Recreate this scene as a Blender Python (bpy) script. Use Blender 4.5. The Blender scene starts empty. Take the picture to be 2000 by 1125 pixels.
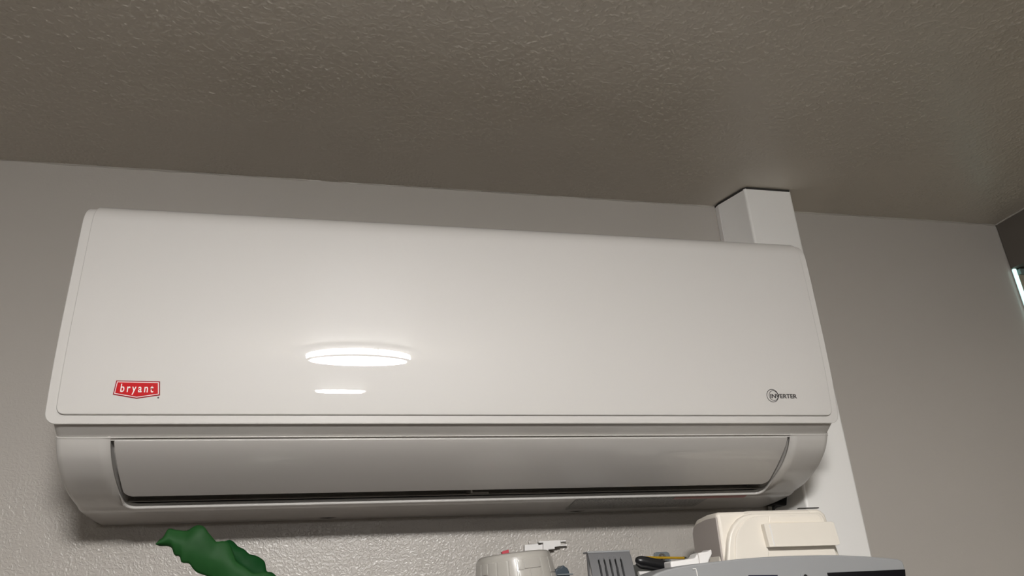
import bpy, bmesh, math, random
from mathutils import Vector, Matrix
random.seed(4)
C = bpy.context.scene.collection
S = bpy.context.scene
S.view_settings.view_transform = 'Standard'; S.view_settings.look = 'None'
S.view_settings.gamma = 1.0; S.view_settings.use_curve_mapping = False
S.view_settings.exposure = 0.0
# ------------------------------------------------------------------ camera
FPX = 1418.23
R = Matrix(((0.97815084, -0.0371563, -0.20454914), (-0.2027162, -0.38873485, -0.89877214), (-0.04612033, 0.92060014, -0.3877735)))
CAM = Vector((0.0, -1.2, 0.0))
cd = bpy.data.cameras.new('camera'); cam = bpy.data.objects.new('camera', cd); C.objects.link(cam)
cam.matrix_world = Matrix.Translation(CAM) @ R.to_4x4()
cd.sensor_width = 36.0; cd.lens = FPX / 2000 * 36; cd.clip_start = 0.02
S.camera = cam
# ------------------------------------------------------------------ world and light levels
w = bpy.data.worlds.new('world'); S.world = w; w.use_nodes = True
w.node_tree.nodes['Background'].inputs[0].default_value = (0.75, 0.9, 1.0, 1); w.node_tree.nodes['Background'].inputs[1].default_value = 0.3
LAMP_SIDE, LAMP_DISC, LAMP2 = 225.0, 210.0, 120.0
LAMP_COL = (1.0, 0.98, 0.955)
LED = 1.3

def W(px, py, y):            # a point of the plane y = const seen at a place of the 2000x1125 frame
    d = R @ Vector((px - 1000, 562.5 - py, -FPX)); t = (y - CAM.y) / d.y
    return CAM + d * t

# ------------------------------------------------------------------ materials
def mat(name, col, rough=0.5, spec=0.5, metal=0.0, coat=0.0, coat_rough=0.03, emit=None, var=0.0, vscale=30.0):
    m = bpy.data.materials.new(name); m.use_nodes = True; nt = m.node_tree; b = nt.nodes['Principled BSDF']
    b.inputs['Base Color'].default_value = (*col, 1); b.inputs['Roughness'].default_value = rough
    b.inputs['Specular IOR Level'].default_value = spec; b.inputs['Metallic'].default_value = metal
    b.inputs['Coat Weight'].default_value = coat; b.inputs['Coat Roughness'].default_value = coat_rough
    if emit:
        b.inputs['Emission Color'].default_value = (*emit[0], 1); b.inputs['Emission Strength'].default_value = emit[1]
    elif var:
        n = nt.nodes.new('ShaderNodeTexNoise'); n.inputs['Scale'].default_value = vscale; n.inputs['Detail'].default_value = 4
        g = nt.nodes.new('ShaderNodeTexCoord'); nt.links.new(g.outputs['Object'], n.inputs['Vector'])
        mx = nt.nodes.new('ShaderNodeMix'); mx.data_type = 'RGBA'
        mx.inputs[6].default_value = (*[c * (1 - var) for c in col], 1); mx.inputs[7].default_value = (*[min(1, c * (1 + var)) for c in col], 1)
        nt.links.new(n.outputs['Fac'], mx.inputs[0]); nt.links.new(mx.outputs[2], b.inputs['Base Color'])
        r = nt.nodes.new('ShaderNodeMapRange'); r.inputs[3].default_value = rough * 0.85; r.inputs[4].default_value = min(1, rough * 1.15)
        nt.links.new(n.outputs['Fac'], r.inputs[0]); nt.links.new(r.outputs[0], b.inputs['Roughness'])
    return m

def plaster(name, col, rough, spec, scale, strength, dist, mask=None, xmask=None, patch=None, stretch=(1, 1, 1), dens=(0.0, 0.09), low=0.45):
    """painted textured plaster: raised worm-like ridges from two noises"""
    m = bpy.data.materials.new(name); m.use_nodes = True; nt = m.node_tree; b = nt.nodes['Principled BSDF']; L = nt.links.new
    b.inputs['Roughness'].default_value = rough; b.inputs['Specular IOR Level'].default_value = spec
    g = nt.nodes.new('ShaderNodeNewGeometry'); mp = nt.nodes.new('ShaderNodeMapping'); mp.inputs['Scale'].default_value = stretch
    L(g.outputs['Position'], mp.inputs['Vector'])
    n1 = nt.nodes.new('ShaderNodeTexNoise'); n1.inputs['Scale'].default_value = scale; n1.inputs['Detail'].default_value = 2.5; n1.inputs['Roughness'].default_value = 0.45
    n1.inputs['Distortion'].default_value = 0.25
    n2 = nt.nodes.new('ShaderNodeTexNoise'); n2.inputs['Scale'].default_value = scale * 0.05; n2.inputs['Detail'].default_value = 3
    n3 = nt.nodes.new('ShaderNodeTexNoise'); n3.inputs['Scale'].default_value = scale * 0.010; n3.inputs['Detail'].default_value = 4
    for n in (n1, n2, n3): L(mp.outputs[0], n.inputs['Vector'])
    sb = nt.nodes.new('ShaderNodeMath'); sb.operation = 'SUBTRACT'; sb.inputs[1].default_value = 0.5; L(n1.outputs['Fac'], sb.inputs[0])
    ab = nt.nodes.new('ShaderNodeMath'); ab.operation = 'ABSOLUTE'; L(sb.outputs[0], ab.inputs[0])
    r1 = nt.nodes.new('ShaderNodeMapRange'); r1.interpolation_type = 'SMOOTHSTEP'; r1.inputs[1].default_value = dens[0]; r1.inputs[2].default_value = dens[1]; r1.inputs[3].default_value = 1; r1.inputs[4].default_value = 0; L(ab.outputs[0], r1.inputs[0])
    r2 = nt.nodes.new('ShaderNodeMapRange'); r2.inputs[1].default_value = 0.40; r2.inputs[2].default_value = 0.62; r2.inputs[3].default_value = low; r2.inputs[4].default_value = 1; L(n2.outputs['Fac'], r2.inputs[0])
    mu = nt.nodes.new('ShaderNodeMath'); mu.operation = 'MULTIPLY'; L(r1.outputs[0], mu.inputs[0]); L(r2.outputs[0], mu.inputs[1])
    last = mu.outputs[0]
    sx = nt.nodes.new('ShaderNodeSeparateXYZ'); L(g.outputs['Position'], sx.inputs[0])
    if mask:                                    # sprayed texture thins out above a height
        r3 = nt.nodes.new('ShaderNodeMapRange'); r3.inputs[1].default_value = mask[0]; r3.inputs[2].default_value = mask[1]; r3.inputs[3].default_value = 1; r3.inputs[4].default_value = mask[2]
        L(sx.outputs[2], r3.inputs[0]); m2 = nt.nodes.new('ShaderNodeMath'); m2.operation = 'MULTIPLY'; L(last, m2.inputs[0]); L(r3.outputs[0], m2.inputs[1]); last = m2.outputs[0]
    if xmask:
        r3 = nt.nodes.new('ShaderNodeMapRange'); r3.inputs[1].default_value = xmask[0]; r3.inputs[2].default_value = xmask[1]; r3.inputs[3].default_value = 1; r3.inputs[4].default_value = xmask[2]
        L(sx.outputs[0], r3.inputs[0]); m2 = nt.nodes.new('ShaderNodeMath'); m2.operation = 'MULTIPLY'; L(last, m2.inputs[0]); L(r3.outputs[0], m2.inputs[1]); last = m2.outputs[0]
    mx = nt.nodes.new('ShaderNodeMix'); mx.data_type = 'RGBA'; mx.inputs[6].default_value = (*[c * .95 for c in col], 1); mx.inputs[7].default_value = (*[c * 1.05 for c in col], 1)
    L(n3.outputs['Fac'], mx.inputs[0]); colout = mx.outputs[2]
    if patch:                                   # smooth skim-coat patch round the pipe cover
        vd = nt.nodes.new('ShaderNodeVectorMath'); vd.operation = 'DISTANCE'; L(g.outputs['Position'], vd.inputs[0]); vd.inputs[1].default_value = patch[0]
        n4 = nt.nodes.new('ShaderNodeTexNoise'); n4.inputs['Scale'].default_value = 14; L(g.outputs['Position'], n4.inputs['Vector'])
        ad = nt.nodes.new('ShaderNodeMath'); ad.operation = 'MULTIPLY_ADD'; L(n4.outputs['Fac'], ad.inputs[0]); ad.inputs[1].default_value = 0.05; L(vd.outputs['Value'], ad.inputs[2])
        r4 = nt.nodes.new('ShaderNodeMapRange'); r4.interpolation_type = 'SMOOTHSTEP'; r4.inputs[1].default_value = patch[1]; r4.inputs[2].default_value = patch[2]; L(ad.outputs[0], r4.inputs[0])
        m4 = nt.nodes.new('ShaderNodeMath'); m4.operation = 'MULTIPLY'; L(last, m4.inputs[0]); L(r4.outputs[0], m4.inputs[1]); last = m4.outputs[0]
        mx2 = nt.nodes.new('ShaderNodeMix'); mx2.data_type = 'RGBA'; mx2.inputs[6].default_value = (*patch[3], 1); L(r4.outputs[0], mx2.inputs[0]); L(colout, mx2.inputs[7]); colout = mx2.outputs[2]
    L(colout, b.inputs['Base Color'])
    bp = nt.nodes.new('ShaderNodeBump'); bp.inputs['Strength'].default_value = strength; bp.inputs['Distance'].default_value = dist
    L(last, bp.inputs['Height']); L(bp.outputs[0], b.inputs['Normal'])
    return m

M = {}
M['wall'] = plaster('grey_wall_paint', (0.45, 0.42, 0.385), 0.30, 0.5, 150, 1.0, 0.00042, dens=(0.0, 0.15), low=0.6, mask=(0.10, 0.36, 0.12), xmask=(0.62, 0.86, 0.12))
M['ceiling'] = plaster('ceiling_paint', (0.62, 0.575, 0.505), 0.22, 0.9, 125, 1.0, 0.00065, dens=(0.0, 0.14), low=0.5,
                       patch=((0.80, -0.03, 0.7187), 0.10, 0.20, (0.70, 0.65, 0.575)))
M['ceiling_fine'] = plaster('ceiling_paint_textured', (0.60, 0.555, 0.49), 0.30, 0.6, 125, 0.0, 0.0001,
                       patch=((0.80, -0.03, 0.7187), 0.10, 0.20, (0.69, 0.64, 0.57)))
M['plain'] = mat('plain_wall_paint', (0.20, 0.185, 0.17), 0.6, var=0.05, vscale=3)
M['dark_wall'] = mat('dark_header_paint', (0.12, 0.105, 0.09), 0.6, var=0.05, vscale=6)
M['beige'] = mat('beige_recess_paint', (0.36, 0.33, 0.26), 0.6, var=0.05, vscale=6)
M['teal'] = mat('teal_trim', (0.16, 0.21, 0.20), 0.5, var=0.05)
M['floor'] = mat('floor_vinyl', (0.17, 0.155, 0.135), 0.5, var=0.15, vscale=4)
M['white'] = mat('white_abs', (0.62, 0.60, 0.575), 0.32, coat=0.3, coat_rough=0.12, var=0.012, vscale=8)
M['plate'] = mat('glossy_white_face', (0.62, 0.60, 0.575), 0.5, coat=1.0, coat_rough=0.004)
M['body'] = mat('satin_white_body', (0.54, 0.52, 0.495), 0.30, coat=0.5, coat_rough=0.08, var=0.012, vscale=8)
M['flap'] = mat('glossy_flap', (0.53, 0.51, 0.487), 0.35, coat=1.0, coat_rough=0.03)
M['duct'] = mat('grey_duct_plastic', (0.60, 0.58, 0.55), 0.4, var=0.05)
M['cover_gloss'] = mat('glossy_pvc_cover', (0.88, 0.865, 0.84), 0.36, coat=0.5, coat_rough=0.14, var=0.01, vscale=6)
M['cover'] = mat('white_pvc_cover', (0.82, 0.80, 0.78), 0.38, var=0.01, vscale=6)
M['red'] = mat('badge_red', (0.52, 0.004, 0.008), 0.4, spec=0.25, coat=0.1)
M['dred'] = mat('badge_dark_red', (0.30, 0.003, 0.014), 0.4, spec=0.25, coat=0.1)
M['paint_white'] = mat('print_white', (0.85, 0.78, 0.76), 0.4)
M['ink'] = mat('print_grey', (0.045, 0.042, 0.042), 0.4)
M['black'] = mat('black_plastic', (0.012, 0.012, 0.013), 0.3, var=0.1)
M['rubber'] = mat('black_rubber', (0.02, 0.02, 0.02), 0.5, var=0.1)
M['green'] = mat('green_leaf_plastic', (0.012, 0.060, 0.014), 0.55, spec=0.12, var=0.22, vscale=26)
M['green_dark'] = mat('dark_green_leaf_plastic', (0.003, 0.042, 0.008), 0.6, spec=0.12, var=0.15, vscale=26)
M['warm'] = mat('warm_white_shell', (0.82, 0.765, 0.68), 0.42, var=0.02)
M['shadow_grey'] = mat('taupe_shade', (0.46, 0.41, 0.38), 0.45, var=0.03)  # taupe that stands for shade on the device side and in its slot
M['grey'] = mat('grey_plastic', (0.31, 0.315, 0.32), 0.4, var=0.02)
M['ribgrey'] = mat('grey_bracket_plastic', (0.16, 0.16, 0.165), 0.38, var=0.03)
M['screen'] = mat('black_window', (0.004, 0.004, 0.006), 0.25)
M['bluescreen'] = mat('dark_blue_window', (0.006, 0.008, 0.03), 0.25)
M['pearl'] = mat('pearl_panel', (0.42, 0.40, 0.365), 0.22, coat=0.6, coat_rough=0.1, var=0.03)
M['slate'] = mat('slate_plastic', (0.035, 0.05, 0.065), 0.35, var=0.1)
M['toyred'] = mat('toy_red', (0.40, 0.02, 0.04), 0.4)
M['plate_grey'] = mat('anchor_grey', (0.16, 0.18, 0.19), 0.4, var=0.05)
M['steel'] = mat('steel', (0.6, 0.6, 0.6), 0.25, metal=1.0, var=0.05)
M['yellow'] = mat('yellow_rod', (0.50, 0.30, 0.02), 0.35, var=0.05)
M['wood'] = mat('shelf_laminate', (0.07, 0.05, 0.04), 0.5, var=0.05, vscale=5)
M['caulk'] = mat('caulk', (0.46, 0.43, 0.39), 0.35, var=0.12, vscale=40)
M['dark'] = mat('dark_gap', (0.03, 0.028, 0.025), 0.8)
M['ring'] = mat('lamp_ring_metal', (0.55, 0.54, 0.52), 0.35, var=0.03)
M['lamp_side'] = mat('lamp_side_glow', (0.9, 0.9, 0.9), 0.5, emit=(LAMP_COL, LAMP_SIDE))
M['lamp_disc'] = mat('lamp_disc_glow', (0.9, 0.9, 0.9), 0.5, emit=(LAMP_COL, LAMP_DISC))
M['lamp2_glow'] = mat('far_lamp_glow', (0.9, 0.9, 0.9), 0.5, emit=(LAMP_COL, LAMP2))
M['led'] = mat('led_glow', (0.8, 1, 1), 0.5, emit=((0.62, 1.0, 0.93), LED))

# glossy face: faint wiping smudges and scuffs in the gloss, not in the colour
nt = M['plate'].node_tree; b = nt.nodes['Principled BSDF']
tc = nt.nodes.new('ShaderNodeTexCoord'); mp = nt.nodes.new('ShaderNodeMapping'); mp.inputs['Scale'].default_value = (1, 1, 0.10)
mp.inputs['Rotation'].default_value = (0, 0.25, 0)
nn = nt.nodes.new('ShaderNodeTexNoise'); nn.inputs['Scale'].default_value = 170; nn.inputs['Detail'].default_value = 3; nn.inputs['Distortion'].default_value = 2.5
nt.links.new(tc.outputs['Object'], mp.inputs[0]); nt.links.new(mp.outputs[0], nn.inputs['Vector'])
rr = nt.nodes.new('ShaderNodeMapRange'); rr.inputs[1].default_value = 0.58; rr.inputs[2].default_value = 0.80; rr.inputs[3].default_value = 0.004; rr.inputs[4].default_value = 0.045
nt.links.new(nn.outputs['Fac'], rr.inputs[0]); nt.links.new(rr.outputs[0], b.inputs['Coat Roughness'])

# ------------------------------------------------------------------ mesh helpers
def tag(o, label=None, cat=None, group=None, kind=None):
    if label: o['label'] = label
    if cat: o['category'] = cat
    if group: o['group'] = group
    if kind: o['kind'] = kind
    return o
def link(name, me, m, parent=None):
    o = bpy.data.objects.new(name, me); C.objects.link(o)
    if m: me.materials.append(m)
    if parent: o.parent = parent; o.matrix_parent_inverse = Matrix.Translation(parent.location).inverted()
    return o
def mesh(name, vs, fs, m, parent=None, smooth=True, bevel=0, seg=3, solid=0, ang=30, subd=0, out=None):
    me = bpy.data.meshes.new(name); me.from_pydata([tuple(v) for v in vs], [], fs); me.validate(); me.update()
    bm = bmesh.new(); bm.from_mesh(me); bmesh.ops.remove_doubles(bm, verts=bm.verts, dist=1e-6)
    bmesh.ops.recalc_face_normals(bm, faces=bm.faces); 
    if out is not None and sum((f.normal * f.calc_area() for f in bm.faces), Vector()).dot(Vector(out)) < 0:
        bmesh.ops.reverse_faces(bm, faces=bm.faces)
    bm.to_mesh(me); bm.free()
    o = link(name, me, m, parent)
    if solid:
        s = o.modifiers.new('solid', 'SOLIDIFY'); s.thickness = solid; s.offset = -1; s.use_even_offset = True
    if bevel:
        bv = o.modifiers.new('bevel', 'BEVEL'); bv.width = bevel; bv.segments = seg; bv.limit_method = 'ANGLE'; bv.angle_limit = math.radians(ang)
    if subd:
        sb = o.modifiers.new('sub', 'SUBSURF'); sb.levels = subd; sb.render_levels = subd
    if smooth:
        for p in me.polygons: p.use_smooth = True
        me.set_sharp_from_angle(angle=math.radians(35))
        if bevel or solid:
            wn = o.modifiers.new('wn', 'WEIGHTED_NORMAL'); wn.keep_sharp = True
    return o
def empty(name, loc):
    o = bpy.data.objects.new(name, None); C.objects.link(o); o.location = loc; o.empty_display_size = 0.05; return o
def box(x0, x1, y0, y1, z0, z1):
    vs = [(x, y, z) for x in (x0, x1) for y in (y0, y1) for z in (z0, z1)]
    return vs, [(0, 1, 3, 2), (4, 6, 7, 5), (0, 4, 5, 1), (2, 3, 7, 6), (0, 2, 6, 4), (1, 5, 7, 3)]
def prism(pts, axis, a, b):
    """polygon pts (2D) extruded along axis between a and b; axis 'x': pts are (y,z); 'y': (x,z); 'z': (x,y)"""
    def P(p, t): return {'x': (t, p[0], p[1]), 'y': (p[0], t, p[1]), 'z': (p[0], p[1], t)}[axis]
    n = len(pts); vs = [P(p, a) for p in pts] + [P(p, b) for p in pts]
    fs = [tuple(range(n)), tuple(range(2 * n - 1, n - 1, -1))] + [(i, (i + 1) % n, n + (i + 1) % n, n + i) for i in range(n)]
    return vs, fs
def tube(path, r, n=8, cap=True):
    path = [Vector(p) for p in path]; vs = []; fs = []
    rs = r if isinstance(r, (list, tuple)) else [r] * len(path)
    t0 = (path[1] - path[0]).normalized(); nrm = t0.orthogonal().normalized()
    for i, p in enumerate(path):
        t = ((path[min(i + 1, len(path) - 1)] - path[max(i - 1, 0)])).normalized()
        nrm = (nrm - t * nrm.dot(t)).normalized(); bn = t.cross(nrm)
        for k in range(n):
            a = 2 * math.pi * k / n; vs.append(p + (nrm * math.cos(a) + bn * math.sin(a)) * rs[i])
    for i in range(len(path) - 1):
        for k in range(n): fs.append((i * n + k, i * n + (k + 1) % n, (i + 1) * n + (k + 1) % n, (i + 1) * n + k))
    if cap: fs.append(tuple(range(n))); fs.append(tuple(range((len(path) - 1) * n, len(path) * n)))
    return vs, fs
def lathe(prof, c, n=64, a0=0, a1=2 * math.pi):
    full = abs(a1 - a0 - 2 * math.pi) < 1e-6; m = n if full else n + 1; vs = []; fs = []
    for r, z in prof:
        for k in range(m):
            a = a0 + (a1 - a0) * k / n; vs.append((c[0] + r * math.cos(a), c[1] + r * math.sin(a), c[2] + z))
    for i in range(len(prof) - 1):
        for k in range(n):
            k2 = (k + 1) % m if full else k + 1
            fs.append((i * m + k, i * m + k2, (i + 1) * m + k2, (i + 1) * m + k))
    return vs, fs
def cyl_y(c, r, y0, y1, n=24):
    return prism([(c[0] + r * math.cos(2 * math.pi * k / n), c[1] + r * math.sin(2 * math.pi * k / n)) for k in range(n)], 'y', y0, y1)

# ------------------------------------------------------------------ room
ZC = 0.7187; XR = 1.40; XL = -2.8; YB = -6.8; ZF = -1.62
def struct(name, vf, m, **k):
    o = mesh(name, *vf, m, smooth=False, **k); o['kind'] = 'structure'; return o
struct('wall_back', box(XL - .1, XR + .45, 0, .1, ZF - .1, ZC + .1), M['wall'])
ceil = struct('ceiling', box(XL - .1, XR + .45, YB - .1, 0, ZC + .0003, ZC + .1), M['ceiling'])
# knock-down plaster texture of the ceiling above the unit: real relief, thin crooked ridges
import numpy as np
def gnoise(X, Y, cell, seed):
    rng = np.random.RandomState(seed); u = X / cell; v = Y / cell
    i = np.floor(u).astype(int); j = np.floor(v).astype(int); fu = u - i; fv = v - j
    i -= i.min(); j -= j.min(); ang = rng.rand(i.max() + 2, j.max() + 2) * 2 * np.pi; gx, gy = np.cos(ang), np.sin(ang)
    su = fu * fu * fu * (fu * (fu * 6 - 15) + 10); sv = fv * fv * fv * (fv * (fv * 6 - 15) + 10)
    d = lambda a, b_, x, y: gx[a, b_] * x + gy[a, b_] * y
    n0 = d(i, j, fu, fv) * (1 - su) + d(i + 1, j, fu - 1, fv) * su; n1 = d(i, j + 1, fu, fv - 1) * (1 - su) + d(i + 1, j + 1, fu - 1, fv - 1) * su
    return n0 * (1 - sv) + n1 * sv
CX0, CX1, CY0 = -.64, XR, -.63
nx, ny = int((CX1 - CX0) / .00115), int(-CY0 / .00085)
gx_ = np.linspace(CX0, CX1, nx); gy_ = np.linspace(CY0, 0, ny); Xg, Yg = np.meshgrid(gx_, gy_)
wx = Xg + .0016 * gnoise(Xg, Yg, .007, 5); wy = Yg + .0016 * gnoise(Xg, Yg, .007, 6)
ridge = np.clip(1 - np.abs(gnoise(wx, wy, .0062, 1)) / .26, 0, 1); ridge = ridge * ridge * (3 - 2 * ridge)
brk = np.clip((gnoise(Xg, Yg, .008, 2) + .16) / .35, 0, 1); big = np.clip(.75 + .9 * gnoise(Xg, Yg, .16, 3), .45, 1.15)
dist_ = np.sqrt((Xg - .80) ** 2 + (Yg + .03) ** 2) + .03 * gnoise(Xg, Yg, .05, 4); smooth_ = np.clip((dist_ - .10) / .12, .06, 1)
hgt = (ridge * brk * .00105 * big + .00022 * (gnoise(Xg, Yg, .02, 7) + .5) + .00016 * gnoise(Xg, Yg, .0045, 8)) * smooth_
edge = np.minimum(1, np.minimum((Xg - CX0) / .02, (Yg - CY0) / .02)); Zg = ZC - hgt * edge + .0002 * (1 - edge)
co = np.stack([Xg, Yg, Zg], -1).reshape(-1, 3); idx = np.arange(nx * ny).reshape(ny, nx)
quad = np.stack([idx[:-1, :-1], idx[1:, :-1], idx[1:, 1:], idx[:-1, 1:]], -1).reshape(-1, 4)
me = bpy.data.meshes.new('plaster_texture'); me.vertices.add(len(co)); me.vertices.foreach_set('co', co.ravel().astype('f4'))
me.loops.add(quad.size); me.loops.foreach_set('vertex_index', quad.ravel().astype('i4'))
me.polygons.add(len(quad)); me.polygons.foreach_set('loop_start', np.arange(0, quad.size, 4, dtype='i4'))
me.update(calc_edges=True); me.shade_smooth()
pt = link('plaster_texture', me, M['ceiling_fine'], ceil); pt['kind'] = 'stuff'
struct('floor', box(XL - .1, XR + .45, YB - .1, 0, ZF - .1, ZF), M['floor'])
struct('wall_left', box(XL - .1, XL, YB, 0, ZF, ZC), M['plain'])
struct('wall_front', box(XL - .1, XR + .45, YB - .1, YB, ZF, ZC), M['plain'])
# right wall: dark header over a lit recess, solid further along
HZ = 0.6085
struct('wall_right', box(XR, XR + .45, YB, -1.3, ZF, ZC), M['plain'])
struct('trim_1', box(XR, XR + .12, -1.3, -.0022, HZ, ZC - .001), M['dark_wall'])
struct('trim_2', box(XR + .012, XR + .45, -.012, 0, HZ - .016, HZ - .003), M['teal'], bevel=.001)
rec = struct('wall_recess', box(XR + .40, XR + .45, -1.3, 0, ZF, ZC), M['beige'])
struct('trim_3', box(XR + .009, XR + .40, -.006, 0, ZF, HZ - .016), M['beige'])
led = empty('led_strip', (XR + .004, -.004, ZF + .9)); tag(led, 'thin bright pale-cyan light strip down the corner below the dark header', 'light')
mesh('diffuser', *box(XR + .001, XR + .008, -.0075, -.003, -.3, HZ - .002), M['led'], led, bevel=.001)
mesh('channel', *box(XR, XR + .009, -.003, 0, -.3, HZ - .001), M['steel'], led)
# hand-laid, wobbly caulk bead where wall meets ceiling
def bead(name, x0, x1, amp, seedv):
    rnd = random.Random(seedv); n = int((x1 - x0) / .006); vs = []; fs = []; a = [rnd.random() for _ in range(n // 3 + 4)]
    b2 = [rnd.random() for _ in range(n // 12 + 4)]
    def nz(arr, t): i = int(t); f = t - i; f = f * f * (3 - 2 * f); return arr[i] * (1 - f) + arr[i + 1] * f
    for i in range(n + 1):
        x = x0 + (x1 - x0) * i / n; k = .0012 + amp * (nz(a, i / 3) * .35 + max(0, nz(b2, i / 12) - .35) * 1.0); k2 = .0012 + amp * .8 * nz(a, (n - i) / 3)
        prof = [(.001, ZC + .001), (-k, ZC + .0005), (-k * .75, ZC - k2 * .45), (-k * .3, ZC - k2 * .8), (.001, ZC - k2)]
        vs += [(x, p[0], p[1]) for p in prof]
    for i in range(n):
        for j in range(4): fs.append((i * 5 + j, i * 5 + j + 1, (i + 1) * 5 + j + 1, (i + 1) * 5 + j))
    o = mesh(name, vs, fs, M['caulk']); o['kind'] = 'structure'; return o
bead('trim_4', XL, .708, .0030, 1); bead('trim_5', .858, XR, .0036, 2)
o = mesh('trim_6', *tube([(XR - .001, -.002 - i * .03, ZC - .0015 - .001 * random.random()) for i in range(30)], .0019, 6), M['caulk']); o['kind'] = 'structure'

# ------------------------------------------------------------------ ceiling lamps (behind the camera, seen mirrored in the glossy face)
def lamp(x, y, r, label, side, disc):
    t = empty('ceiling_light', (x, y, ZC)); tag(t, label, 'ceiling light', 'round drum ceiling lights')
    zt = ZC; c = (x, y, 0)
    mesh('base_ring', *lathe([(0, zt - .0005), (r * 1.17, zt - .0005), (r * 1.17, zt - .012), (r * 1.06, zt - .022), (0, zt - .022)], c), M['ring'], t)
    mesh('side_diffuser', *lathe([(r * .9, zt - .020), (r * 1.0, zt - .022), (r * 1.0, zt - .054), (r * .9, zt - .058)], c), side, t)
    mesh('trim_ring', *lathe([(r * .9, zt - .054), (r * 1.015, zt - .054), (r * 1.015, zt - .063), (r * .92, zt - .064), (r * .9, zt - .054)], c), M['ring'], t)
    mesh('bottom_diffuser', *lathe([(r * .935, zt - .0635), (r * .9, zt - .067), (r * .6, zt - .072), (r * .3, zt - .074), (0.0001, zt - .075)], c), disc, t)
    for k in range(3):
        a = math.radians(70 + 120 * k); p = Vector((x + r * 1.004 * math.cos(a), y + r * 1.004 * math.sin(a), 0))
        mesh('strap', *tube([p + Vector((0, 0, zt - .02)), p + Vector((0, 0, zt - .06))], .0022, 6), M['ring'], t)
    return t
lamp(0.005, -1.82, .178, 'round glowing drum ceiling light mirrored large in the glossy face of the air conditioner', M['lamp_side'], M['lamp_disc'])
lamp(-0.115, -4.75, .175, 'farther round ceiling light mirrored small and low in the glossy air conditioner face', M['lamp2_glow'], M['lamp2_glow'])

# ------------------------------------------------------------------ air conditioner
X0, X1 = -0.3655, 0.7110
ac = empty('air_conditioner', (0.174, 0, 0.118))
tag(ac, 'long white wall-mounted air conditioner with a glossy front panel under the ceiling', 'air conditioner')
# front panel section: slope of the face as a function of height
NZ = 240
def gslope(z):
    if z < .30: return -.13 + (z - .2125) / .0875 * .10
    if z < .36: return -.03 + (z - .30) / .06 * .03
    if z < .42: return 0.0
    return (z - .42) * .5
FZ = [.2125 + (.482 - .2125) * i / NZ for i in range(NZ + 1)]
FY = [0.0]
for i in range(NZ): FY.append(FY[-1] + gslope(FZ[i]) * (FZ[i + 1] - FZ[i]))
k36 = min(range(NZ + 1), key=lambda i: abs(FZ[i] - .36)); off = -.250 - FY[k36]; FY = [v + off for v in FY]
def face_y(z):
    t = (z - .2125) / (.482 - .2125) * NZ; i = max(0, min(NZ - 1, int(t))); f = t - i
    return FY[i] * (1 - f) + FY[i + 1] * f
ARC_R = .034
def panel_profile(d=0.0, zb=.2125, step=6):
    """(y,z) list from the bottom edge up the face, over the top and back; d = offset outward"""
    zs = [zb, zb + .0015, zb + .0035, zb + .006, zb + .009, zb + .0125, zb + .017]
    zs += [z for z in FZ[::step] if z > zb + .019]
    if zs[-1] < .482: zs.append(.482)
    pts = [(face_y(z) - d, z) for z in zs]
    cy, cz = face_y(.482) + ARC_R, .482
    for a in range(8, 92, 6):
        an = math.radians(a); pts.append((cy - (ARC_R + d) * math.cos(an), cz + (ARC_R + d) * math.sin(an)))
    return pts
def sheet(prof, xa, xb, rb, rt, ncol=24, topback=None):
    """grid over the profile with rounded lower corners (rb) and upper corners (rt)"""
    if topback: prof = prof + topback
    L = [0]
    for i in range(1, len(prof)): L.append(L[-1] + math.dist(prof[i], prof[i - 1]))
    T = L[-1]; vs = []; fs = []
    for i, (y, z) in enumerate(prof):
        s = L[i]; ins = 0
        if s < rb: ins = rb - math.sqrt(max(0, rb * rb - (rb - s) ** 2))
        if T - s < rt: ins = rt - math.sqrt(max(0, rt * rt - (rt - (T - s)) ** 2))
        for j in range(ncol + 1): vs.append((xa + ins + (xb - xa - 2 * ins) * j / ncol, y, z))
    n = ncol + 1
    for i in range(len(prof) - 1):
        for j in range(ncol): fs.append((i * n + j, i * n + j + 1, (i + 1) * n + j + 1, (i + 1) * n + j))
    return vs, fs
pp = panel_profile(0); yb = pp[-1][0]
o = mesh('front_panel', *sheet(pp + [(yb + .02, pp[-1][1] + .0005), (yb + .05, pp[-1][1] + .0005)], X0, X1, .014, .012), M['white'], ac, solid=.012, bevel=.0022, seg=3, ang=50, out=(0, -1, 0))
pf = panel_profile(.0030, zb=.2235); yb = pf[-1][0]
fpl = mesh('face_plate', *sheet(pf + [(yb + .02, pf[-1][1] + .0005), (yb + .045, pf[-1][1] + .0005)], X0 + .0125, X1 - .0115, .010, .012), M['plate'], ac, solid=.003, bevel=.0016, seg=3, ang=50, out=(0, -1, 0))
fpl['label'] = 'glossy white face plate'
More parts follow.
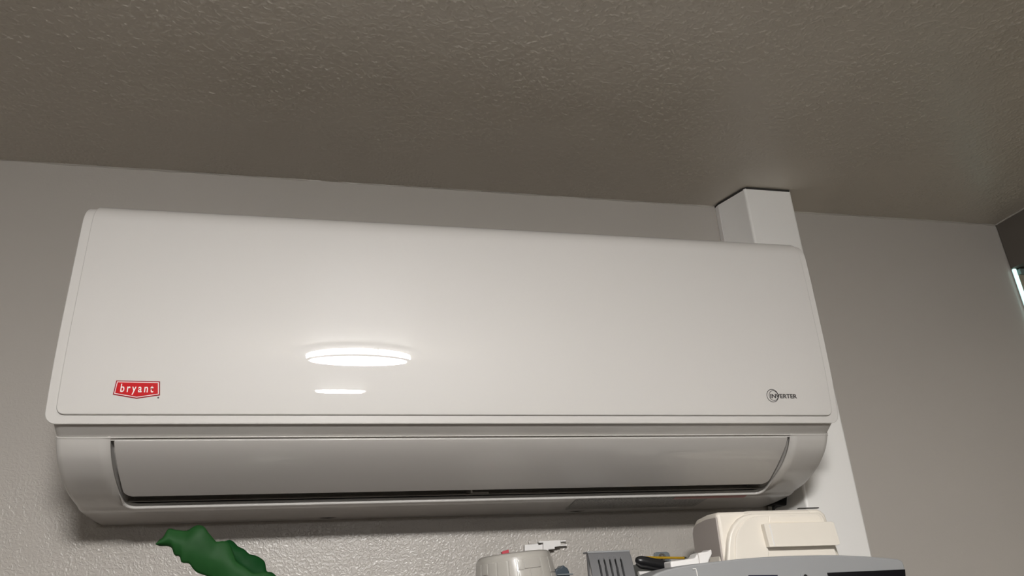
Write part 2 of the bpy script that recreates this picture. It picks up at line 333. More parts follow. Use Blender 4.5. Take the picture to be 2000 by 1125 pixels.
# body: rear box and lower bezel with the outlet opening
mesh('rear_case', *prism([(0, .118), (0, .512), (-.19, .512), (-.222, .49), (-.222, .214), (-.19, .206), (-.05, .16)], 'x', X0 + .010, X1 - .014), M['body'], ac, bevel=.003)
LOW0 = [(-.211, .2015), (-.206, .192), (-.197, .180), (-.183, .168), (-.167, .1575), (-.142, .1455), (-.12, .1385), (-.0976, .133), (-.084, .1286), (-.070, .1263), (-.044, .1225), (-.01, .119), (0, .118)]
LOW = [(-1.2 + (1.2 + y) * (1 - .0115 * min(1, -y / .08)), z * (1 - .0115 * min(1, -y / .08))) for y, z in LOW0]
XA, XB = -.3572, .7034
def catmull(pts, n):
    P = [Vector(p) for p in pts]; P = [P[0] * 2 - P[1]] + P + [P[-1] * 2 - P[-2]]; out = []
    for i in range(1, len(P) - 2):
        for k in range(n):
            t = k / n; a, b_, c_, d_ = P[i - 1:i + 3]
            out.append(.5 * ((2 * b_) + (c_ - a) * t + (2 * a - 5 * b_ + 4 * c_ - d_) * t * t + (3 * b_ - a - 3 * c_ + d_) * t ** 3))
    out.append(P[-2]); return [(p[0], p[1]) for p in out]
LS = catmull(LOW, 6)
def low_z(y):
    for a, b_ in zip(LS, LS[1:]):
        if a[0] <= y <= b_[0]: f = (y - a[0]) / (b_[0] - a[0] + 1e-12); return a[1] * (1 - f) + b_[1] * f
    return LS[-1][1]
def low_n(i):
    a = Vector(LS[max(0, i - 1)]); b_ = Vector(LS[min(len(LS) - 1, i + 1)]); t = (b_ - a).normalized(); return Vector((t.y, -t.x))   # outward (down/front)
OXL, OXR, OYB = -.2946, .6380, -.1112      # outlet opening
def open_inset(y, r=.013):
    d = OYB - y
    return 0 if d > r else r - math.sqrt(max(0, r * r - (r - d) ** 2))
rows = []       # (y, z, is_opening)
rows += [(-.2376, .2165, 0), (-.2376, .2129, 0), (-.2298, .2072, 0), (-.2209, .2014, 0), (-.2211, .2011, 0), (-.2218, .20095, 0), (-.2228, .2006, 0), (-.22315, .2000, 0)]
nb = len(rows)
lsy = [(y, z) for y, z in LS]
extra = [OYB - .0002, OYB - .001, OYB - .0025, OYB - .005, OYB - .008, OYB - .0125]
ys = sorted(set([y for y, z in lsy] + extra)); lsy = [(y, low_z(y)) for y in ys]
for y, z in lsy: rows.append((y, z, 1 if y < OYB else 0))
vs = []; fs = []; NLc, NMc = 7, 20
endprof = [(0, .0060), (.0012, .0028), (.0035, .0008), (.008, 0)]
for i, (y, z, op) in enumerate(rows):
    # outward normal in section
    a = Vector(rows[max(0, i - 1)][:2]); b_ = Vector(rows[min(len(rows) - 1, i + 1)][:2]); t = (b_ - a).normalized(); nrm = Vector((t.y, -t.x))
    if i < nb: nrm = Vector((-.75, -.66))
    ins = open_inset(y) if op else 13e-3
    xl, xr = OXL + ins, OXR - ins
    if i < nb: xl, xr = OXL, OXR
    cols = [(XA + e, d) for e, d in endprof] + [(XA + .008 + (xl - XA - .008) * k / 4, 0) for k in (1, 2, 3, 4)]
    cols += [(xl + (xr - xl) * k / NMc, 0) for k in range(1, NMc)]
    cols += [(xr + (XB - .008 - xr) * k / 4, 0) for k in (0, 1, 2, 3)] + [(XB - e, d) for e, d in reversed(endprof)]
    for x, d in cols: vs.append((x, y + (-nrm.x) * d, z + (-nrm.y) * d))
nc = len(cols)
for i in range(len(rows) - 1):
    opn = rows[i][2] and (rows[i + 1][2] or rows[i + 1][0] <= OYB + .004) and rows[i][2] == 1
    for j in range(nc - 1):
        if opn and 7 <= j < 7 + NMc: continue
        fs.append((i * nc + j, i * nc + j + 1, (i + 1) * nc + j + 1, (i + 1) * nc + j))
# end caps back to the wall
for j in (0, nc - 1):
    ring = [i * nc + j for i in range(len(rows))]; k0 = len(vs); vs.append((vs[j][0], 0.0, .2165)); fs.append(tuple(ring + [k0]))
bez = mesh('lower_bezel', vs, fs, M['body'], ac, smooth=True, out=(0, -1, -1))
sm = bez.modifiers.new('s', 'SOLIDIFY'); sm.thickness = .004; sm.offset = -1
# outlet duct behind the opening
D = [(-.217, .206), (-.18, .174), (-.15, .160), (-.11, .157), (-.074, .161), (-.058, .156), (-.070, .145), (-.097, .1395), (-.1112, .1365)]
mesh('air_duct', *sheet(catmull(D, 4), OXL - .004, OXR + .004, 0, 0, 4), M['duct'], ac, solid=.001, out=(0, 1, 1))
for xx in (OXL - .0035, OXR + .0035):
    mesh('duct_end', *prism(D, 'x', xx - .0005, xx + .0005), M['duct'], ac)
mesh('duct_divider', *box(.1695, .1715, -.118, -.072, .1385, .156), M['duct'], ac)
mesh('duct_step', *box(.1715, .198, -.108, -.072, .1372, .1412), M['duct'], ac, bevel=.001)
for xx in (OXL - .0018, OXR + .0018):
    jp = [(y, low_z(y) + .001) for y, z in LS if y < OYB + .002]
    mesh('jamb', *prism(jp + [(y + .012, z + .024) for y, z in jp[::-1]], 'x', xx - .0016, xx + .0016), M['body'], ac)
# rounded outlet lip
lip = []
for k in range(0, 8): y = -.148 + (.0235) * k / 7; lip.append((OXL, y))
for k in range(0, 9): a = math.pi / 2 * k / 8; lip.append((OXL + .013 - .013 * math.cos(a), OYB - .013 + .013 * math.sin(a)))
for k in range(1, 40): lip.append((OXL + .013 + (OXR - OXL - .026) * k / 40, OYB))
lip += [(OXL + OXR - x, y) for x, y in reversed(lip[:17])]
mesh('outlet_lip', *tube([(x, y, low_z(y) - min(1, max(0, (y + .148) / .034)) * .0021) for x, y in lip], [.0003 + .0021 * min(1, k / 11, (len(lip) - 1 - k) / 11) for k in range(len(lip))], 10), M['white'], ac)
# louvre flap: follows the bezel curve
FB, FT = -.1413, -.2212
fzt, fzb = low_z(FT), low_z(FB)
def flap_z(y):   # flatter than the bezel
    chord = fzt + (fzb - fzt) * (y - FT) / (FB - FT); return chord * .55 + low_z(y) * .45
fy = sorted([FT, FT + .0008, FT + .002, FT + .005] + [FT + .01 + (FB - .014 - FT - .01) * k / 9 for k in range(10)] + [FB - .009, FB - .006, FB - .0035, FB - .0018, FB - .0006, FB])
fp = [(y, flap_z(y)) for y in fy][::-1]
mesh('louvre_flap', *sheet(fp, -.2905, .6338, .013, .0015, 24), M['flap'], ac, solid=.0035, bevel=.0013, seg=2, ang=60, out=(0, -1, -1))
# mounting clip notches at the rear lower edge
for cx in (-.0355, .359):
    pts = [(cx - .017 + .034 * k / 12, .1195 + .0000 + .0034 * math.sin(math.pi * k / 12)) for k in range(13)]
    mesh('clip_notch', *prism(pts + [(cx, .1185)], 'y', -.019, -.0145), M['dark'], ac)
# things printed or stuck on the face
def on_face(x, z, lift=0.0): return (x, face_y(z) - .0030 - lift, z)
def flat(name, poly, m, parent, lift, th=.0002):
    n = len(poly); vs = [on_face(x, z, lift) for x, z in poly] + [on_face(x, z, lift - th) for x, z in poly]
    fs = [tuple(range(n)), tuple(range(2 * n - 1, n - 1, -1))] + [(i, (i + 1) % n, n + (i + 1) % n, n + i) for i in range(n)]
    return mesh(name, vs, fs, m, parent, smooth=False)
def text_mesh(name, s, m, parent, x, z, h, wscale, bold, lift, shear=0.0, spacing=1.0, tilt=0.0):
    cu = bpy.data.curves.new(name + '_c', 'FONT'); cu.body = s; cu.offset = bold; cu.space_character = spacing; cu.shear = shear; cu.resolution_u = 4
    tmp = bpy.data.objects.new(name + '_t', cu); C.objects.link(tmp); bpy.context.view_layer.update()
    dg = bpy.context.evaluated_depsgraph_get(); me = bpy.data.meshes.new_from_object(tmp.evaluated_get(dg))
    bpy.data.objects.remove(tmp); bpy.data.curves.remove(cu)
    me.name = name; me.materials.clear()
    xs = [v.co.x for v in me.vertices]; xm = min(xs)
    for v in me.vertices:
        u = (v.co.x - xm) * h * wscale; q = v.co.y * h
        v.co = on_face(x + u, z + q + u * tilt, lift)
    return link(name, me, m, parent)
badge = [(-.2903, .2651), (-.2402, .2646), (-.2382, .2472), (-.2645, .2428), (-.2919, .2476)]
def inset(poly, k):
    cx = sum(p[0] for p in poly) / len(poly); cz = sum(p[1] for p in poly) / len(poly); out = []
    n = len(poly)
    for i in range(n):
        p0, p1, p2 = Vector(poly[i - 1]), Vector(poly[i]), Vector(poly[(i + 1) % n])
        d1 = (p1 - p0).normalized(); d2 = (p2 - p1).normalized(); n1 = Vector((d1.y, -d1.x)); n2 = Vector((d2.y, -d2.x))
        bis = (n1 + n2).normalized(); out.append(tuple(p1 + bis * k / max(.2, bis.dot(n1))))
    return out
bd = flat('badge', badge, M['dred'], ac, .0005, .0006); bd['label'] = 'red shield-shaped badge with white lettering'
flat('badge_border', inset(badge, .0013), M['paint_white'], bd, .0007)
flat('badge_field', inset(badge, .0022), M['red'], bd, .0009)
text_mesh('badge_lettering', 'bryant', M['paint_white'], bd, -.2840, .2510, .0143, .73, .012, .00115, spacing=1.42, tilt=-.012)
flat('trademark_dot', [(-.2399 + .0011 * math.cos(a * .628), .2442 + .0011 * math.sin(a * .628)) for a in range(10)], M['ink'], ac, .0003)
def ring(name, cx, cz, r, w_, m, parent, lift, n=40, rz=1.0):
    vs = []; fs = []
    for k in range(n):
        a = 2 * math.pi * k / n
        vs += [on_face(cx + (r + w_) * math.cos(a), cz + (r + w_) * math.sin(a) * rz, lift), on_face(cx + (r - w_) * math.cos(a), cz + (r - w_) * math.sin(a) * rz, lift)]
    for k in range(n): k2 = (k + 1) % n; fs.append((2 * k, 2 * k + 1, 2 * k2 + 1, 2 * k2))
    return mesh(name, vs, fs, m, parent, smooth=False)
iv = text_mesh('inverter_logo', 'INVERTER', M['ink'], ac, .5995, .2488, .0088, 1.12, .028, .0004, spacing=1.0, tilt=.002); iv['label'] = 'dark grey INVERTER lettering with a double ring'
ring('ring', .6035, .2525, .0093, .00045, M['ink'], iv, .0003)
ring('ring', .6052, .2526, .0072, .0004, M['ink'], iv, .0003)
# warning label under the unit: rows of tiny dark print
def low_strip(name, xa, xb, ya, yb2, m, lift, parent, n=10):
    vs = []; fs = []
    for k in range(n + 1):
        y = ya + (yb2 - ya) * k / n; z = low_z(y) - lift; vs += [(xa, y, z), (xb, y, z)]
    for k in range(n): fs.append((2 * k, 2 * k + 1, 2 * k + 3, 2 * k + 2))
    return mesh(name, vs, fs, m, parent)
lm = mat('label_paper', (0.22, 0.21, 0.195), 0.3); nt = lm.node_tree; b = nt.nodes['Principled BSDF']
g = nt.nodes.new('ShaderNodeNewGeometry'); mp = nt.nodes.new('ShaderNodeMapping'); mp.inputs['Scale'].default_value = (1, .0, 0); nt.links.new(g.outputs['Position'], mp.inputs[0])
mp.inputs['Scale'].default_value = (260, 700, 0)
nn = nt.nodes.new('ShaderNodeTexNoise'); nn.inputs['Scale'].default_value = 1.0; nn.inputs['Detail'].default_value = 1; nt.links.new(mp.outputs[0], nn.inputs['Vector'])
rp = nt.nodes.new('ShaderNodeMapRange'); rp.inputs[1].default_value = .42; rp.inputs[2].default_value = .52; nt.links.new(nn.outputs['Fac'], rp.inputs[0])
mx = nt.nodes.new('ShaderNodeMix'); mx.data_type = 'RGBA'; mx.inputs[6].default_value = (.05, .047, .045, 1); mx.inputs[7].default_value = (.27, .26, .24, 1)
nt.links.new(rp.outputs[0], mx.inputs[0]); nt.links.new(mx.outputs[2], b.inputs['Base Color'])
wl = low_strip('warning_label', .333, .555, -.108, -.036, lm, .0006, ac); wl['label'] = 'warning label of tiny dark print under the unit'
low_strip('label_stripe', .495, .618, -.108, -.092, mat('label_red', (.45, .16, .15), .3), .0006, ac)

# drain stub under the right end
dr = empty('drain_stub', (.70, -.03, .118)); tag(dr, 'short black drain stub poking out under the right end of the air conditioner', 'pipe')
p0 = W(1538, 968, -.055); p1 = W(1537, 988, -.055); p2 = W(1512, 985, -.035); p3 = W(1524, 966, -.035)
def hexa(a, b_, c_, d_, dy):
    vs = [Vector(p) for p in (a, b_, c_, d_)]; vs += [v + Vector((0, dy, 0)) for v in vs]
    return vs, [(0, 1, 2, 3), (7, 6, 5, 4), (0, 4, 5, 1), (1, 5, 6, 2), (2, 6, 7, 3), (3, 7, 4, 0)]
mesh('spout', *hexa(p0, p1, p2, p3, .028), M['rubber'], dr, bevel=.002)
mesh('elbow', *tube([W(1520, 983, -.03), W(1511, 992, -.028), W(1510, 1004, -.027), W(1510, 1020, -.027)], [.005, .003, .0017, .0016], 10), M['rubber'], dr)

# ------------------------------------------------------------------ line-set cover (vertical trunking)
lc = empty('pipe_cover', (.785, 0, -.25)); tag(lc, 'white vertical plastic pipe cover running from the ceiling down behind the air conditioner', 'pipe cover')
cv = [(.7118, -.0145), (.7335, -.0745)] + [(.7388 - .0055 * math.cos(math.radians(a)), -.0763 - .0055 * math.sin(math.radians(a))) for a in (20, 36, 52, 68, 84, 90)] + [(.8312 + .0055 * math.cos(math.radians(a)), -.0763 - .0055 * math.sin(math.radians(a))) for a in (90, 84, 68, 52, 36, 20)] + [(.8365, -.0745), (.8582, -.0145)]
inner = [(.8545, -.0145), (.8322, -.0745), (.829, -.0778), (.743, -.0778), (.7380, -.0745), (.7155, -.0145)]
mesh('cover_channel', *prism(cv + inner, 'z', -.25, ZC - .0035), M['cover_gloss'], lc, bevel=0)
mesh('base_flange', *prism([(.7110, -.0016), (.7112, -.0142), (.7165, -.0142), (.7165, -.002), (.8535, -.002), (.8535, -.0142), (.8588, -.0142), (.859, 0)], 'z', -.25, ZC - .002), M['cover'], lc)
mesh('gap_shade', *prism([(.7105, -.001), (.7110, -.0150), (.7325, -.0760), (.7385, -.0825), (.8315, -.0825), (.8375, -.0760), (.8560, -.0150), (.8560, -.001)], 'z', ZC - .0045, ZC - .0004), M['dark'], lc)  # solid dark slab painting the shade in the gap under the ceiling

# ------------------------------------------------------------------ shelf below the frame that carries the small things
SH = -.10
sh = empty('wall_shelf', (.2, 0, SH - .02)); tag(sh, 'plain shelf just below the frame carrying the small objects', 'shelf')
mesh('board', *box(-.45, 1.0, -.325, 0, SH - .02, SH), M['wood'], sh, bevel=.002)
for x in (-.3, .25, .8): mesh('bracket', *prism([(0, SH - .02), (-.2, SH - .02), (0, SH - .16)], 'x', x - .01, x + .01), M['wood'], sh)

# ------------------------------------------------------------------ green plastic leaves
pl = empty('artificial_plant', (-.12, -.2, SH)); tag(pl, 'glossy green artificial plant leaves with scalloped edges under the left of the air conditioner', 'plant')
def leaf_from(name, upper, lower, y0, fold, m, n=60, rows_=14, wav=.006, seed=1):
    """a curved leaf between an upper and a lower pixel outline on the plane y0, folded and rippled in depth"""
    def samp(pts, t):
        L = [0]
        for a, b_ in zip(pts, pts[1:]): L.append(L[-1] + math.dist(a, b_))
        s = t * L[-1]
        for i in range(len(pts) - 1):
            if s <= L[i + 1] + 1e-9:
                f = (s - L[i]) / (L[i + 1] - L[i]); return (pts[i][0] * (1 - f) + pts[i + 1][0] * f, pts[i][1] * (1 - f) + pts[i + 1][1] * f)
        return pts[-1]
    up = catmull(upper, 6); lo = catmull(lower, 6); vs = []; fs = []
    for i in range(n + 1):
        t = i / n; a = samp(up, t); b_ = samp(lo, t)
        for j in range(rows_ + 1):
            v = j / rows_; px = a[0] * (1 - v) + b_[0] * v; py = a[1] * (1 - v) + b_[1] * v
            d = fold * (1 - (2 * v - 1) ** 2) + wav * (math.sin(t * 19 + v * 2.2 + seed) * (.35 + .65 * abs(2 * v - 1))) + .003 * math.sin(t * 7 + seed)
            base = W(px, py, y0); vs.append(base + Vector((0, -d, 0)))
    k = rows_ + 1
    for i in range(n):
        for j in range(rows_): fs.append((i * k + j, i * k + j + 1, (i + 1) * k + j + 1, (i + 1) * k + j))
    return mesh(name, vs, fs, m, pl, solid=.0022, bevel=0, out=(0, -1, 0))
up1 = [(307, 1064), (311, 1056), (320, 1050), (330, 1033), (345, 1035), (365, 1036), (377, 1029), (388, 1025.5), (399, 1029), (408, 1041), (417, 1052), (423, 1058), (432, 1056), (443, 1058), (450, 1067), (455, 1080), (462, 1096), (480, 1108), (495, 1119), (520, 1117), (540, 1130), (560, 1165)]
lo1 = [(307, 1064.5), (313, 1067), (328, 1067), (336, 1071), (340, 1082), (344, 1086), (352, 1087), (355, 1098), (360, 1100), (370, 1101), (377, 1111), (384, 1118), (400, 1124), (420, 1131), (450, 1148), (500, 1170), (560, 1172)]
leaf_from('leaf', up1, lo1, -.20, .005, M['green'], seed=1, wav=.0022)
up2 = [(430, 1060), (440, 1056), (448, 1054), (456, 1058), (465, 1067), (477, 1073), (487, 1082), (500, 1085), (513, 1093), (518, 1100), (522, 1116), (532, 1118), (545, 1128), (560, 1125), (572, 1130), (590, 1160)]
lo2 = [(430, 1062), (436, 1080), (445, 1100), (460, 1120), (480, 1140), (520, 1160), (560, 1170), (590, 1170)]
l2 = leaf_from('leaf', up2, lo2, -.175, .006, M['green_dark'], seed=3, wav=.002); l2['label'] = 'darker leaf half folded behind'
mesh('stem', *tube([W(565, 1165, -.19), (-.075, -.19, -.03), (-.085, -.2, -.06), (-.12, -.2, SH + .03)], .004, 8), M['green'], pl)
mesh('pot', *lathe([(0.0001, 0), (.034, 0), (.042, .045), (.045, .05), (.040, .05), (.032, .03), (0.0001, .03)], (-.12, -.2, SH), 32), M['cover'], pl)

# ------------------------------------------------------------------ pearl panelled dome toy
pc = Vector((.2325, -.15, 0)); top = .0465
td = empty('toy_dome', (pc.x, pc.y, SH)); tag(td, 'pearl-white round panelled plastic toy dome with a dark base on the shelf edge', 'toy')
cone = [(.0001, top + .0022), (.040, top + .0016), (.0475, top + .0005), (.0505, top - .0015), (.0522, top - .0055), (.0550, top - .03), (.0575, top - .052)]
mesh('shell', *lathe(cone, (pc.x, pc.y, 0), 72), M['pearl'], td)
def rad(z):
    P = cone
    for (r0, z0), (r1, z1) in zip(P, P[1:]):
        if z1 <= z <= z0: f = (z - z0) / (z1 - z0); return r0 + (r1 - r0) * f
    return P[-1][0]
def patch(a0, a1, z0, z1, name='hull_panel', m=None, lift=.0011):
    vs = []; fs = []; n = 10; a0, a1 = math.radians(a0), math.radians(a1)
    for q in range(4):
        z = z0 + (z1 - z0) * q / 3
        for k in range(n + 1):
            a = a0 + (a1 - a0) * k / n; r = rad(z) + lift; vs.append((pc.x + r * math.cos(a), pc.y + r * math.sin(a), z))
    for q in range(3):
        for k in range(n): i = q * (n + 1) + k; fs.append((i, i + 1, i + n + 2, i + n + 1))
    am = (a0 + a1) / 2; return mesh(name, vs, fs, m or M['pearl'], td, solid=.0012, bevel=.0003, seg=1, out=(math.cos(am), math.sin(am), 0))
zt_, zb_ = top - .0085, top - .050
for a0, a1, z0, z1 in [(186, 203, zt_, zb_), (204.5, 217, zt_, zt_ - .014), (204.5, 214, zt_ - .0155, zb_), (218.5, 232, zt_, zt_ - .022), (233.5, 249, zt_ - .0, zt_ - .0185),
                       (215.5, 240, zt_ - .0235, zb_), (241.5, 249, zt_ - .02, zb_), (250.5, 262, zt_, zb_), (263.5, 271, zt_, zt_ - .013), (263.5, 279, zt_ - .0145, zb_),
                       (272.5, 298, zt_, zt_ - .012), (280.5, 297, zt_ - .0135, zb_), (299.5, 316, zt_, zb_), (317.5, 340, zt_, zt_ - .02), (317.5, 345, zt_ - .0215, zb_)]:
    patch(a0, a1, z1, z0)
mesh('rim_band', *lathe([(.060, top - .052), (.062, top - .053), (.062, top - .060), (.055, top - .062), (.052, -.04 + SH + .04), (.0001, SH)], (pc.x, pc.y, 0), 64), M['slate'], td)
q0, q1 = W(995, 1081, -.16), W(1008, 1077, -.16)
mesh('red_light', *prism([(q0.x, top + .000), (q1.x, top + .000), (q1.x, top + .0068), (q0.x, top + .0052)], 'y', -.168, -.158), M['toyred'], td, bevel=.0005)
td.rotation_euler.y = math.radians(-4.5); td.location.z += .004
# dark slate knob beside it
kp = W(1097, 1125, -.12); kn = empty('toy_lantern', (kp.x, -.12, SH)); tag(kn, 'small dark slate-blue lobed plastic toy piece right of the pearl toy dome', 'toy')
poly = [W(x, y, -.13) for x, y in [(1083, 1128), (1083.5, 1114), (1087, 1110.5), (1094, 1109), (1096, 1105), (1099, 1104.3), (1102, 1107), (1107, 1110), (1110, 1117), (1112, 1128)]]
pk = [(p.x, p.z) for p in poly]
mesh('head', *prism(pk, 'y', -.135, -.11), M['slate'], kn, bevel=.002)
mesh('collar', *box(kp.x - .011, kp.x + .012, -.1375, -.112, kp.z + .0005, kp.z + .0025), M['plate_grey'], kn, bevel=.0005)
mesh('post', *box(kp.x - .006, kp.x + .006, -.13, -.114, SH, kp.z + .001), M['slate'], kn)

# white stepped plug piece on the wall behind the dome
wp = empty('wall_plug', (.22, 0, .085)); tag(wp, 'small white stepped plastic plug with two short prongs against the wall above the pearl dome', 'plug')
YP = -.012
def P2(pts, y=YP): return [(W(x, yy, y).x, W(x, yy, y).z) for x, yy in pts]
mesh('housing', *prism(P2([(1025, 1078), (1025, 1064), (1051, 1061.5), (1052, 1064.5), (1060, 1063), (1060, 1076)]), 'y', YP, 0), M['cover'], wp, bevel=.0006)
mesh('barrel', *prism(P2([(1060.5, 1076), (1060.5, 1060), (1052, 1060.5), (1052, 1057), (1094, 1055), (1095, 1066.5), (1083, 1068.5), (1083, 1072.5), (1071, 1073.5), (1070, 1076)]), 'y', YP - .002, 0), M['cover'], wp, bevel=.0006)
mesh('ledge', *prism(P2([(1035, 1062), (1035, 1057.5), (1048, 1056.5), (1048, 1061)]), 'y', -.006, 0), M['wall'], wp)
for yy in (1055.2, 1063.5):
    mesh('prong', *prism(P2([(1096, yy), (1107 + (yy > 1060) * 2, yy - .6), (1107 + (yy > 1060) * 2, yy + 2.2), (1096, yy + 2.8)]), 'y', -.009, -.004), M['cover'], wp, bevel=.0003)
mesh('prong_web', *prism(P2([(1096, 1058), (1106, 1057.5), (1106, 1062.5), (1096, 1063)]), 'y', -.004, 0), M['pearl'], wp)

# ------------------------------------------------------------------ grey ribbed bracket
rb = empty('ribbed_bracket', (.32, -.12, SH)); tag(rb, 'grey curved plastic bracket with five tapering dark slots', 'bracket')
A, B_ = W(1147, 1080, -.125), W(1228.5, 1074.5, -.125); xa, xb = A.x, B_.x; zt = (A.z + B_.z) / 2
sl = [.215, .345, .475, .605, .735]; nC = 120; nR = 30; vs = []; fs = []; zb = SH
for i in range(nR + 1):
    v = i / nR; z = zt - (zt - zb) * (v ** 1.6)
    dz = zt - z
    ybase = -.125 - .014 * (1 - math.exp(-dz / .02)) - .02 * dz / .15
    for j in range(nC + 1):
        u = j / nC; x = xa + (xb - xa) * u; dep = 0
        for s in sl:
            dd = abs(u - s) / (.010 + .013 * min(1, dz / .03))
            if dz > .0095 and dd < 1: dep = max(dep, .007 * (1 - dd ** 4) * min(1, (dz - .0095) / .008))
        vs.append((x, ybase + dep, z))
for i in range(nR):
    for j in range(nC): k = i * (nC + 1) + j; fs.append((k, k + 1, k + nC + 2, k + nC + 1))
def sp(x0_, x1_):  # slot backs
    pass
mesh('curved_face', vs, fs, M['ribgrey'], rb, solid=.003, out=(0, -1, 0))
for s in sl:
    x = xa + (xb - xa) * s
    mesh('slot', *prism([(x - .0003, zt - .011), (x + .0003, zt - .011), (x + .0012, zt - .05), (x + .0013, SH + .001), (x - .0013, SH + .001), (x - .0012, zt - .05)], 'y', -.1345, -.127), M['black'], rb)
mesh('top_lip', *box(xa - .0005, xb + .0005, -.127, -.105, zt - .0015, zt + .0012), M['grey'], rb, bevel=.0008)
for x in (xa, xb - .002): mesh('side_wall', *box(x, x + .002, -.1255, -.119, SH, zt), M['ribgrey'], rb)

# ------------------------------------------------------------------ anchor plate, rod, black handle
ap = empty('wall_anchor', (W(1294, 1090, 0).x, 0, W(1294, 1090, 0).z)); tag(ap, 'small slate-grey anchor plate with a steel screw on the wall left of the white device', 'anchor')
pts = P2([(1278, 1097), (1278, 1081), (1280, 1079), (1283, 1078), (1303, 1077.5), (1307, 1080), (1309, 1085), (1309, 1097), (1307, 1101), (1281, 1101)], -.004)
mesh('plate', *prism(pts, 'y', -.004, 0), M['plate_grey'], ap, bevel=.001)
c = W(1294, 1089, -.006)
mesh('screw_head', *lathe([(.0001, .0035), (.003, .003), (.0045, .0015), (.005, 0)], (0, 0, 0), 20), M['steel'], ap)
so = [o_ for o_ in ap.children if o_.name.startswith('screw_head')][0]
for v in so.data.vertices: v.co = Vector((c.x + v.co.x, -.004 - v.co.z, c.z + v.co.y))
mesh('washer', *cyl_y((c.x, c.z), .0068, -.0048, -.004), M['steel'], ap)
yr = empty('yellow_rod', (W(1275, 1090, -.09).x, -.09, W(1275, 1090, -.09).z)); tag(yr, 'thin yellow rod crossing in front of the small anchor plate', 'rod')
mesh('shaft', *tube([W(1262, 1089, -.10), W(1336, 1090, -.075)], .0019, 6), M['yellow'], yr)
mesh('tip', *tube([W(1335.5, 1089.5, -.0755), W(1340, 1089, -.074)], [.0022, .001], 8), M['steel'], yr)
bh = empty('black_handle', (W(1255, 1100, -.14).x, -.14, W(1255, 1100, -.14).z)); tag(bh, 'glossy black rounded handle left of the white device', 'handle')
pa = [W(x, y, -.15) for x, y in [(1241, 1096), (1243, 1095.5), (1247, 1095.5), (1253, 1095.5), (1264, 1098), (1278, 1101), (1292, 1104), (1306, 1107)]]
mesh('grip', *tube(pa, [.0015, .0045, .0062, .0070, .0074, .0074, .0074, .0074], 14), M['black'], bh)
pa = [W(x, y, -.153) for x, y in [(1243, 1101), (1250, 1106), (1262, 1107.5), (1275, 1110), (1292, 1113), (1304, 1113)]]
mesh('trigger', *tube(pa, [.002, .003, .0035, .003, .003, .002], 10), M['black'], bh)
mesh('cuff', *tube([W(1303, 1104, -.15), W(1306.5, 1105, -.15)], [.0088, .0088], 14), M['plate_grey'], bh)
db = empty('dark_block', (W(1255, 1120, -.05).x, -.05, SH)); tag(db, 'dark grey block behind the black handle, right of the ribbed bracket', 'block')
pts = [(W(x, y, -.06).x, W(x, y, -.06).z) for x, y in [(1231, 1104), (1243, 1103.5), (1310, 1110), (1316, 1116)]]
mesh('body', *prism(pts + [(pts[3][0], SH), (pts[0][0] + .012, SH)], 'y', -.07, -.02), mat('dark_grey_block', (.05, .05, .045), .5, var=.05), db, bevel=.001)
mesh('light_bar', *tube([W(1247, 1121, -.08), W(1282, 1121, -.08)], .004, 8), M['cover'], db)

# ------------------------------------------------------------------ white and grey device
dv = empty('plastic_device', (.60, -.15, SH)); tag(dv, 'warm-white and grey plastic device with black display windows in front of the pipe cover', 'device')
YF = -.195
def outline(pts, y): return [(W(x, yy, y).x, W(x, yy, y).z) for x, yy in pts]
front = [(1420, 1130), (1421, 1095), (1423, 1060), (1426, 1042), (1433, 1026), (1444, 1013), (1456, 1006), (1470, 1003), (1600, 1001), (1606, 1004), (1611, 1012), (1620, 1040), (1637, 1085), (1645, 1130)]
fo = outline(front, YF)
mesh('front_shell', *prism(fo, 'y', YF, YF + .035), M['warm'], dv, bevel=.003, seg=3, ang=50)
ridge = [(1405, 1130), (1407, 1090), (1411, 1055), (1414, 1040), (1421, 1024), (1432, 1010), (1446, 1001), (1462, 997.5), (1597, 994.5), (1604, 997), (1612, 1004), (1625, 1040), (1640, 1082), (1648, 1130)]
ro = outline(ridge, YF + .012)
mesh('outer_rim', *prism(ro, 'y', YF + .012, YF + .050), M['warm'], dv, bevel=.004, seg=3, ang=50)
# raised inner face with a stepped edge
inn = [(1436, 1130), (1437, 1095), (1438, 1050), (1444, 1032), (1455, 1018), (1466, 1011), (1480, 1007.5), (1502, 1007), (1502, 1130)]
mesh('inner_face', *prism(outline(inn, YF - .003), 'y', YF - .0025, YF + .01), M['warm'], dv, bevel=.0012, seg=2, ang=50)
mesh('top_step', *prism(outline([(1503, 1022), (1503, 1006), (1600, 1002.5), (1606, 1008), (1611, 1022)], YF - .003), 'y', YF - .001, YF + .01), M['warm'], dv, bevel=.003, seg=3)
back = outline([(1374, 1130), (1374, 1080), (1379, 1046), (1389, 1028), (1402, 1020), (1446, 1003), (1460, 1003), (1560, 1003), (1590, 1130)], -.14)
bx = [(max(.519, p[0]), p[1]) for p in back]
sideo = [(-.098, SH), (-.098, .075), (-.103, .085), (-.115, .092), (-.150, .0955), (-.186, .0955), (-.186, SH)]
mesh('rear_shell', *prism(sideo, 'x', .5175, .672), M['warm'], dv, bevel=.006, seg=4, ang=40)
sdp = mesh('side_panel', *prism([(-.101, SH + .01), (-.101, .072), (-.106, .080), (-.118, .0850), (-.150, .0885), (-.185, .0885), (-.185, SH + .01)], 'x', .5160, .519), M['shadow_grey'], dv, bevel=.001)
sdp['label'] = 'side panel with its shade painted in as taupe'  # shade of the shell's left face is put into this colour
gv = [(1416, 1130), (1417, 1095), (1419, 1060), (1422, 1041), (1429, 1024), (1440.5, 1010), (1454, 1003.2), (1470, 1003.4), (1470, 1130)]
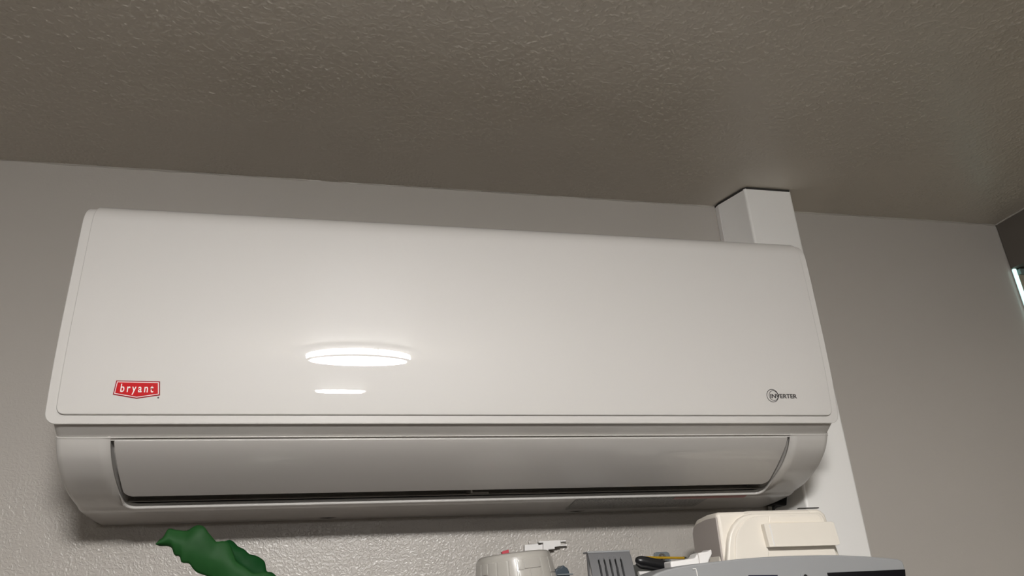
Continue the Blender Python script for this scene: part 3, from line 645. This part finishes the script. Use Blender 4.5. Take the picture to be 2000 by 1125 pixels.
mesh('groove_shade', *prism(outline(gv, YF + .0095), 'y', YF + .0095, YF + .014), M['shadow_grey'], dv)  # taupe strip painting the shade of a recessed slot
clip = [(1492, 1024), (1493, 1022.5), (1624, 1018.5), (1629, 1021), (1641, 1060), (1640, 1063.5), (1634, 1065), (1503.5, 1068.5)]
mesh('strap_clip', *prism(outline(clip, YF - .012), 'y', YF - .012, YF + .012), M['warm'], dv, bevel=.0022, seg=3, ang=40)
mesh('clip_edge', *tube([W(1503, 1024, YF - .0122), W(1513, 1066.5, YF - .0122)], .0009, 6), M['cover'], dv)
mesh('top_strip', *box(W(1560, 997, -.175).x, W(1598, 995, -.175).x, -.178, -.172, .0978, .0992), M['dark'], dv)
# shoulder arm
arm = [(1306, 1114), (1304, 1097), (1316, 1096), (1330, 1094), (1345, 1092), (1352, 1090), (1356, 1083), (1362, 1080), (1376, 1078), (1384, 1073), (1385, 1083), (1380, 1094), (1376, 1108)]
mesh('shoulder', *prism(outline(arm, -.20), 'y', -.21, -.185), M['cover'], dv, bevel=.002, seg=2)
mesh('shoulder_seam', *tube([W(1362.5, 1080, -.2105), W(1365, 1090, -.2105), W(1366, 1100, -.2105)], .0005, 6), M['shadow_grey'], dv)
# grey front plate
gy = -.26
gp = [(1262, 1132), (1283, 1119), (1300, 1113), (1330, 1106), (1362, 1101), (1400, 1096.5), (1440, 1092), (1490, 1088), (1540, 1085.5), (1600, 1084.2), (1640, 1084.2), (1690, 1086.5), (1730, 1089.5), (1755, 1092), (1763, 1096), (1767, 1105), (1771, 1132)]
go = outline(gp, gy); go = go + [(go[-1][0] - .005, SH), (go[0][0] + .02, SH)]
mesh('grey_front', *prism(go, 'y', gy, gy + .055), M['grey'], dv, bevel=.0022, seg=3, ang=50)
def win(pts, name, m): return mesh(name, *prism(outline(pts, gy - .001), 'y', gy - .0012, gy + .003), m, dv, bevel=.0003, seg=1)
wn = win([(1616, 1118.5), (1768, 1112), (1770.5, 1150), (1622, 1150)], 'display_window', M['screen']); wn['label'] = 'black display window'
wn = win([(1462, 1123.5), (1519, 1123), (1522, 1150), (1462, 1150)], 'display_window', M['bluescreen']); wn['label'] = 'dark blue display window'
c = W(1572, 1126, gy)
mesh('round_socket', *prism([(c.x + .0065 * math.cos(a * math.pi / 12), c.z + .0065 * math.sin(a * math.pi / 12)) for a in range(24)], 'y', gy - .0018, gy + .002), M['grey'], dv, bevel=.0005)
mesh('socket_hole', *cyl_y((c.x, c.z), .0028, gy - .0021, gy), M['black'], dv)
mesh('seam_line', *tube([W(1353, 1111.5, gy - .001), W(1359, 1111, gy - .001), W(1361, 1118, gy - .001), W(1363, 1135, gy - .001)], .0008, 6), M['cover'], dv)
